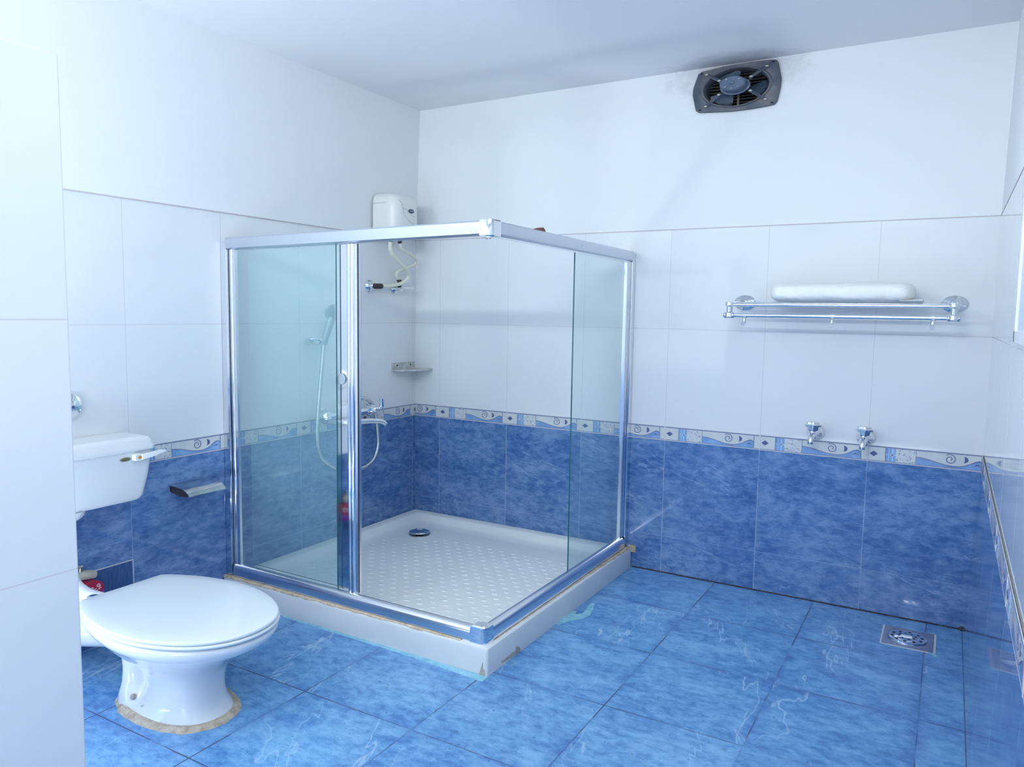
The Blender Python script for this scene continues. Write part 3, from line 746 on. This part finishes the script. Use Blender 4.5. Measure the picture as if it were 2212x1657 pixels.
b.tube([(.019, -.3785, 1.747), (.105, -.3785, 1.747)], .0009, M['greygroove'], 6, sub=1)
child(b, 'casing_seam', he, label='thin side seam line')
for yy in (-.366, -.276):
    b = MB(); b.lathe((.11, yy if yy > -.3 else -.352, 1.560), (0, 0, 1), [(-.006, .009), (0, .011), (.006, .011), (.006, .014), (.012, .014), (.024, .011)], M['black'], 12); child(b, 'pipe_nut', he, label='dark pipe nut')
# hoses and their angle valves
b = MB(); b.tube([(.11, -.352, 1.5535), (.11, -.349, 1.511), (.105, -.297, 1.472), (.1, -.244, 1.446), (.09, -.195, 1.424), (.08, -.166, 1.401), (.07, -.166, 1.376), (.06, -.202, 1.354), (.05, -.245, 1.343), (.045, -.308, 1.336), (.045, -.352, 1.334)], .0095, M['hose_cream'], 12)
tag(b.build('heater_hose'), 'cream hose looping from the heater to the left round wall valve', 'hose')
b = MB(); b.tube([(.11, -.276, 1.5535), (.11, -.261, 1.526), (.1, -.196, 1.511), (.09, -.134, 1.496), (.08, -.096, 1.479), (.066, -.097, 1.458), (.055, -.151, 1.437), (.044, -.203, 1.417), (.036, -.213, 1.399), (.034, -.186, 1.372)], .0085, M['hose_cream'], 12)
tag(b.build('heater_hose'), 'cream hose kinked near the corner, ending at the right lever valve', 'hose')
v1 = thing('angle_valve', 'round chrome wall valve with a black nut, left one below the heater', 'valve', (0, -.388, 1.333))
b = MB(); b.lathe((.0008, -.388, 1.333), (1, 0, 0), [(0, .032), (.006, .032), (.014, .024), (.018, .016), (.03, .014), (.034, .012)], M['chrome'], 26); child(b, 'rose', v1)
b = MB(); b.tube([(.030, -.388, 1.333), (.042, -.372, 1.333), (.045, -.343, 1.334)], .014, M['black'], 8, sub=2); child(b, 'nut', v1, label='black nut')
v2 = thing('angle_valve', 'chrome wall valve with a horizontal lever, nearest the room corner below the heater', 'valve', (0, -.185, 1.328))
b = MB(); b.lathe((.0008, -.185, 1.326), (1, 0, 0), [(0, .031), (.006, .031), (.014, .022), (.018, .012), (.05, .012)], M['chrome'], 26); child(b, 'rose', v2)
b = MB(); b.lathe((.034, -.186, 1.338), (0, 0, 1), [(0, .012), (.012, .013), (.012, .010), (.026, .010), (.026, .013), (.036, .013)], M['black'], 10); child(b, 'nut', v2, label='black nut')
b = MB(); b.tube([(.05, -.187, 1.329), (.058, -.16, 1.331), (.06, -.10, 1.334)], lambda t: .0075, M['chrome'], 12); child(b, 'lever', v2)

# ------------------------------------------------------------------ corner soap shelf
ss = thing('soap_shelf', 'small stained corner soap shelf below the heater inside the shower', 'shelf', (.04, -.1, .9))
b = MB(); P = [(.0008, -.0008), (.0008, -.208), (.035, -.214), (.075, -.195), (.108, -.12), (.122, -.035), (.120, -.0008)]
b.loft([[(x, y, .889) for x, y in P], [(x, y, .894) for x, y in P], [(x, y, .898) for x, y in P]], M['soapshelf'], smooth=False); child(b, 'plate', ss, bevel=.0012)
b = MB(); b.box((.0008, -.207, .897), (.0045, -.012, .932), M['soapshelf']); bk = child(b, 'bracket', ss, bevel=.001)
for yy in (-.165, -.05):
    b = MB(); b.lathe((.0044, yy, .917), (1, 0, 0), [(-.001, .005), (.0006, .005)], M['darkpit'], 12); o = b.build('screw_hole'); o.parent = bk

# ------------------------------------------------------------------ shower mixer with hand shower
mx = thing('shower_mixer', 'chrome wall shower mixer with two knobs and spout on the decorated border', 'tap', (0, -.6, .70))
b = MB()
b.tube([(.075, -.76, .712), (.075, -.50, .712)], .019, M['chrome'], 18, sub=1)
for yy in (-.73, -.53): b.lathe((.0008, yy, .712), (1, 0, 0), [(0, .034), (.006, .034), (.014, .026), (.02, .017), (.075, .017)], M['chrome'], 24)
b.lathe((.075, -.63, .712), (0, 0, 1), [(-.02, .024), (.02, .024), (.045, .014), (.06, .013)], M['chrome'], 20)
child(b, 'body', mx)
for yy, s_ in ((-.765, -1), (-.505, 1)):
    b = MB(); b.lathe((.075, yy, .712), (0, s_, .12), [(-.01, .016), (.006, .020), (.012, .034), (.024, .040), (.042, .036), (.050, .022), (.053, .004)], M['chrome'], 30, (1, 1, .8), flute=(6, .07)); child(b, 'knob', mx, label='faceted knob')
b = MB(); b.tube([(.075, -.47, .722), (.09, -.455, .722), (.115, -.447, .724), (.128, -.443, .735), (.130, -.443, .772)], lambda t: .0125-.0015*t, M['chrome'], 12); child(b, 'diverter_lever', mx)
b = MB(); b.tube([(.075, -.62, .700), (.10, -.58, .672), (.13, -.52, .668), (.15, -.475, .662), (.158, -.455, .650), (.16, -.452, .636)], lambda t: .015-.004*t, M['chrome'], 14); child(b, 'spout', mx)
b = MB(); b.tube([(.075, -.63, .765), (.072, -.60, .778), (.07, -.56, .780)], .010, M['chrome'], 12); child(b, 'hose_union', mx)
hs = thing('hand_shower', 'chrome hand shower clipped high on the wall behind the left glass', 'shower head', (.07, -.77, 1.07))
b = MB(); b.tube([(.07, -.783, 1.050), (.082, -.772, 1.11), (.095, -.757, 1.175)], lambda t: .016+.004*t, M['headgrey'], 16); child(b, 'handle', hs)
b = MB(); b.lathe((.100, -.750, 1.200), (1, -.15, -.35), [(-.022, .02), (-.014, .040), (.004, .050), (.012, .050), (.014, .044), (.013, .002)], M['headgrey'], 28, (1, 1, .8)); child(b, 'head', hs)
b = MB(); b.tube([(0.07, -0.55, 0.780), (0.07, -0.532, 0.778), (0.07, -0.479, 0.766), (0.07, -0.436, 0.725), (0.07, -0.419, 0.671), (0.07, -0.407, 0.601), (0.07, -0.402, 0.525), (0.07, -0.428, 0.466), (0.07, -0.48, 0.434), (0.07, -0.546, 0.425), (0.07, -0.635, 0.432), (0.07, -0.719, 0.463), (0.07, -0.786, 0.506), (0.07, -0.818, 0.549), (0.07, -0.829, 0.603), (0.07, -0.829, 0.655), (0.07, -0.823, 0.732), (0.07, -0.807, 0.861), (0.07, -0.791, 0.984), (0.07, -0.783, 1.056)], .0098, M['hose_metal'], 14)
child(b, 'hose', hs, label='ribbed metal hose')
b = MB(); b.lathe((.045, -.815, 1.080), (0, 0, -1), [(0, .044), (.004, .046), (.014, .044), (.026, .034), (.034, .018), (.037, .003)], M['chrome'], 26, (.9, 1, 1))
b.tube([(.0008, -.815, 1.062), (.02, -.815, 1.062)], .02, M['chrome'], 16, sub=1); b.tube([(.05, -.80, 1.068), (.066, -.783, 1.068), (.074, -.765, 1.068)], .014, M['chrome'], 14, sub=2)
tag(b.build('shower_holder'), 'half round chrome wall clip holding the hand shower', 'shower holder')

# ------------------------------------------------------------------ exhaust fan
FX, FZ, SQ = 1.716, 2.182, .56      # centre, vertical proportion
fa = thing('exhaust_fan', 'sooty dark exhaust fan set in the wall just below the ceiling', 'exhaust fan', (FX, 0, FZ))
def F(x, d, z): return (FX+x, -d, FZ+z*SQ)
oct_ = [(.168, .155), (.185, .02), (.183, -.04), (.170, -.155), (.155, -.165), (.06, -.175), (-.02, -.175), (-.155, -.158), (-.170, -.150), (-.188, -.02), (-.187, .03), (-.165, .142), (-.15, .152), (-.05, .168), (.05, .172), (.155, .165)]
NN = 64
def ray_oct(a):
    # distance to the plate outline along angle a
    best = 0; c, s_ = math.cos(a), math.sin(a)
    for i in range(len(oct_)):
        (x1, z1), (x2, z2) = oct_[i], oct_[(i+1) % len(oct_)]
        dx, dz = x2-x1, z2-z1; det = -c*dz+s_*dx
        if abs(det) < 1e-9: continue
        t = (-x1*dz+z1*dx)/det; u = (c*z1-s_*x1)/det
        if t > 0 and -1e-6 <= u <= 1+1e-6: best = max(best, t)
    return best
def circ(r, d): return [F(r*math.cos(2*PI*k/NN), d, r*math.sin(2*PI*k/NN)) for k in range(NN)]
def plate(s_, d): return [F(s_*ray_oct(2*PI*k/NN)*math.cos(2*PI*k/NN), d, s_*ray_oct(2*PI*k/NN)*math.sin(2*PI*k/NN)) for k in range(NN)]
b = MB(); b.loft([plate(1, .0055), plate(1.0, .014), plate(.985, .017), circ(.152, .017), circ(.146, .024), circ(.140, .024), circ(.134, .015), circ(.132, -.07)], M['fanplate'], cap0=False, cap1=False)
b.loft([circ(.132, -.07), circ(.02, -.071)], M['darkpit'], cap0=False)
fr_ = child(b, 'frame', fa, sharp=50)
for x, z in ((.15, .148), (.152, -.148), (-.152, -.14), (-.15, .133)):
    b = MB(); b.lathe(F(x, .0168, z), (0, -1, 0), [(0, .006), (.0006, .006)], M['darkpit'], 12, (1, 1, SQ)); o = b.build('mounting_hole'); o.parent = fr_; o.matrix_parent_inverse = Matrix.Identity(4)
b = MB()
for k in range(11):
    z = -.115+k*.023; w = math.sqrt(max(.13**2-z*z, 0))
    b.loft([[F(-w, -.030, z), F(-w, -.055, z+.010), F(-w, -.057, z+.007), F(-w, -.032, z-.003)], [F(w, -.030, z), F(w, -.055, z+.010), F(w, -.057, z+.007), F(w, -.032, z-.003)]], M['slat'], smooth=False)
b.box(F(-.004, -.028, -.13), F(.004, -.036, .13), M['slat']); child(b, 'rear_grille', fa, label='rusty rear grille')
for k, a0 in enumerate((-8, 112, 232)):
    b = MB(); P = []
    prof = [(.03, -14, 14), (.06, -24, 22), (.09, -30, 26), (.115, -31, 27), (.126, -24, 20)]
    loops = []
    for r, p0, p1 in prof:
        row = []
        for j in range(7):
            t = j/6; a = math.radians(a0+p0+(p1-p0)*t); row.append(F(r*math.cos(a), .008-.026*t, r*math.sin(a)))
        loops.append(row)
    back = [[(x, y+.002, z) for x, y, z in row] for row in loops]
    b.loft([f+g[::-1] for f, g in zip(loops, back)], M['blade']); child(b, 'blade', fa, sharp=60)
b = MB()
def cz(r, d): return [F(r*math.cos(2*PI*k/32), d, r*math.sin(2*PI*k/32)) for k in range(32)]
b.loft([cz(.030, -.01), cz(.055, .02), cz(.064, .028), cz(.064, .034), cz(.056, .036), cz(.054, .078), cz(.050, .083), cz(.046, .084)], M['motor'])
b.loft([cz(.012, .0835), cz(.012, .086), cz(.009, .088)], M['motor'])
mo = child(b, 'motor', fa, sharp=50)
for a in (40, 130, 220, 310, 265):
    b = MB(); r = .038; b.lathe(F(r*math.cos(math.radians(a)), .083, r*math.sin(math.radians(a))), (0, -1, 0), [(0, .0042), (.002, .0042), (.003, .002)], M['screw'], 10, (1, 1, SQ)); o = b.build('motor_screw'); o.parent = mo; o['label'] = 'pale screw'
for sx_, sz_ in ((1, 1), (1, -1), (-1, -1), (-1, 1)):
    b = MB(); ar = [(.058, .040, .032), (.075, .062, .034), (.105, .095, .026), (.128, .122, .020)]
    lo_ = []
    for x, z, d in ar:
        n_ = Vector((-z, x)).normalized()*.009
        lo_.append([F(sx_*(x+n_.x), d, sz_*(z+n_.y)), F(sx_*x, d+.005, sz_*z), F(sx_*(x-n_.x), d, sz_*(z-n_.y)), F(sx_*x, d-.004, sz_*z)])
    b.loft(lo_, M['fan']); am = child(b, 'bracket_arm', fa)
    for x, z, d in ((.066, .052, .038), (.126, .120, .022)):
        b = MB(); b.lathe(F(sx_*x, d, sz_*z), (0, -1, 0), [(-.002, .0075), (.003, .0075), (.0045, .004)], M['screw'], 12, (1, 1, SQ)); o = b.build('arm_screw'); o.parent = am; o['label'] = 'pale screw'

# brown brick chip at the top edge of the tiles
b = MB(); P = [(.735, 1.6275, .004), (.765, 1.632, .010), (.795, 1.632, .012), (.803, 1.622, .010), (.808, 1.606, .010), (.785, 1.60, .012), (.76, 1.602, .008)]
b.loft([[(x, -.0052, z) for x, z, d in P], [(x*.6+.78*.4, -.005-d, z*.6+1.618*.4) for x, z, d in P]], M['brown'], smooth=False)
tag(b.build('brick_chip'), 'reddish brown lump of broken brick poking out above the right shower rail', 'brick')

# ------------------------------------------------------------------ towel rack, towel
tk = thing('towel_rack', 'chrome double towel rack on the white tiled wall', 'towel rack', (2.18, 0, 1.26))
XL, XRR, FY = 1.790, 2.577, -.262
for x, lab in ((XL, 'left'), (XRR, 'right')):
    b = MB(); b.lathe((x, -.0008, 1.268), (0, -1, 0), [(0, .046), (.004, .046), (.007, .040), (.010, .040), (.014, .030), (.018, .028), (.022, .018), (.03, .014)], M['chrome'], 32, (1, 1, .7)); child(b, 'rose', tk, label=lab+' round wall rose')
    b = MB(); b.tube([(x, -.01, 1.266), (x, -.10, 1.262), (x, FY, 1.256)], .0125, M['chrome'], 16, sub=3)
    b.lathe((x, FY, 1.268), (0, 0, -1), [(0, .006), (.003, .016), (.016, .018), (.020, .012), (.042, .012), (.046, .018), (.060, .019), (.064, .012)], M['chrome'], 20)
    b.lathe((x-.022, FY, 1.213), (1, 0, 0), [(0, .009), (.004, .0125), (.040, .0125), (.044, .009)], M['chrome'], 18)
    child(b, 'arm', tk, label=lab+' side arm')
for yy in (-.06, -.13, -.195):
    b = MB(); b.tube([(XL, yy, 1.262), (XRR, yy, 1.262)], .0065, M['chrome'], 12, sub=1); child(b, 'shelf_bar', tk)
b = MB(); b.tube([(XL, FY, 1.255), (XRR, FY, 1.255)], .007, M['chrome'], 12, sub=1); child(b, 'shelf_bar', tk)
b = MB(); b.tube([(XL, FY, 1.213), (XRR, FY, 1.213)], .008, M['chrome'], 14, sub=1); child(b, 'hanging_bar', tk)
for x in (1.853, 2.179, 2.513):
    b = MB(); b.lathe((x-.008, FY, 1.213), (1, 0, 0), [(0, .0115), (.016, .0115)], M['chrome'], 16)
    b.tube([(x, FY-.004, 1.210), (x, FY-.012, 1.195), (x, FY-.014, 1.183), (x, FY-.022, 1.177), (x, FY-.034, 1.182)], lambda t: .0068 if t < .8 else .0085, M['chrome'], 12); child(b, 'hook', tk)
# towel: a thick rolled fold with nap
b = MB(); nx, na = 90, 40; loops = []
X0, X1 = 1.925, 2.450; yc, zc, ry_, rz_ = -.130, 1.3055, .105, .0385
for i in range(nx+1):
    t = i/nx; e = min(t, 1-t)/.09; s_ = math.sqrt(max(0, 1-(1-min(e, 1))**2)) if e < 1 else 1
    s_ = .02+.98*s_; x = X0+(X1-X0)*t; row = []
    tail = .93 if t > .93 else 1
    for k in range(na):
        a = 2*PI*k/na; c, q = math.cos(a), math.sin(a); p_ = 2/2.8
        y = ry_*s_*math.copysign(abs(c)**p_, c); z = rz_*(s_**.8)*math.copysign(abs(q)**p_, q)*tail
        d = .0035*noise.noise((x*55, y*60, z*60))+.0018*noise.noise((x*160, y*160, z*160))+.004*noise.noise((x*9, a, 2))
        row.append((x, yc+y+c*d, max(zc+z+q*d, 1.2688)))
    loops.append(row)
b.loft(loops, M['towel'])
b.loft([[(X1-.05+.075*t, yc+.09*math.cos(a), 1.2755+.0062*math.sin(a)+.0015*noise.noise((t*9, a*3, 4))) for a in [2*PI*k/24 for k in range(24)]] for t in (0, .4, .8, .95, 1)], M['towel'])
tag(b.build('towel', sharp=80), 'white fluffy folded towel lying on the chrome rack', 'towel')

# ------------------------------------------------------------------ bib taps
def bibtap():
    t = thing('bib_tap', '', 'tap', (0, 0, 0), 'chrome bib taps over the blue tiles')
    b = MB(); b.lathe((0, -.0015, 0), (0, -1, 0), [(0, .036), (.005, .036), (.02, .030), (.030, .019), (.040, .015)], M['chrome'], 28, (1, 1, .8)); local_child(b, 'rose', t)
    b = MB(); b.tube([(0, -.03, 0), (0, -.09, .000), (0, -.108, -.004), (0, -.120, -.018), (0, -.122, -.032)], lambda q: .014-.003*q, M['chrome'], 16)
    b.lathe((0, -.08, -.012), (0, 0, 1), [(0, .014), (.02, .016), (.028, .013), (.032, .013)], M['chrome'], 18); local_child(b, 'spout', t)
    b = MB(); b.lathe((0, -.08, .016), (0, 0, 1), [(0, .014), (.004, .020), (.018, .022), (.020, .031), (.027, .032), (.030, .027), (.038, .024), (.040, .012)], M['chrome'], 36, flute=(6, .09)); local_child(b, 'knob', t)
    return t
t1 = bibtap(); t1.location = (2.104, -.004, .728); t1['label'] = 'chrome bib tap above the border, left of the pair under the rack'
dup(t1, (2.296, -.004, .726), 'chrome bib tap above the border, right of the pair under the rack')

# ------------------------------------------------------------------ floor drain
fd = thing('floor_drain', 'square steel floor drain with round perforated grate near the far corner', 'drain', (2.50, -.21, 0))
b = MB(); b.loft([[(x+.003*noise.noise((x*80, y*80, 2)), y+.003*noise.noise((x*80, y*80, 7)), z) for x, y in rrect(2.409, -.309, 2.592, -.113, .004, 3)] for z in (.0003, .0016)], M['groutw'], smooth=False)
P = [(2.586, -.303), (2.60, -.325), (2.594, -.335), (2.583, -.318), (2.57, -.306)]
b.loft([[(x, y, .0003) for x, y in P], [(x, y, .002) for x, y in P]], M['cyan'], smooth=False)
child(b, 'mortar_edge', fd, label='white mortar edge')
b = MB(); b.box((2.415, -.303, .0014), (2.585, -.119, .0034), M['darksteel']); child(b, 'plate', fd)
b = MB(); gx, gy = 2.497, -.212
b.lathe((gx, gy, .0034), (0, 0, 1), [(0, .068), (.004, .067), (.0055, .062), (.004, .054), (.006, .040), (.008, .02), (.008, .002)], M['chrome'], 36, (1, .92, 1))
gt = child(b, 'grate', fd)
b = MB()
for r, n, s_, z in ((.051, 10, .0055, .0083), (.028, 8, .0042, .0105)):
    for k in range(n):
        a = 2*PI*(k+.3)/n; b.lathe((gx+r*math.cos(a), gy+r*.92*math.sin(a), z), (0, 0, 1), [(-.002, s_), (.0006, s_)], M['darkpit'], 10)
b.box((gx-.02, gy-.003, .0115), (gx+.016, gy+.003, .0125), M['upvc'])
o = b.build('hole_ring'); o.parent = gt; o['label'] = 'ring of drain holes'
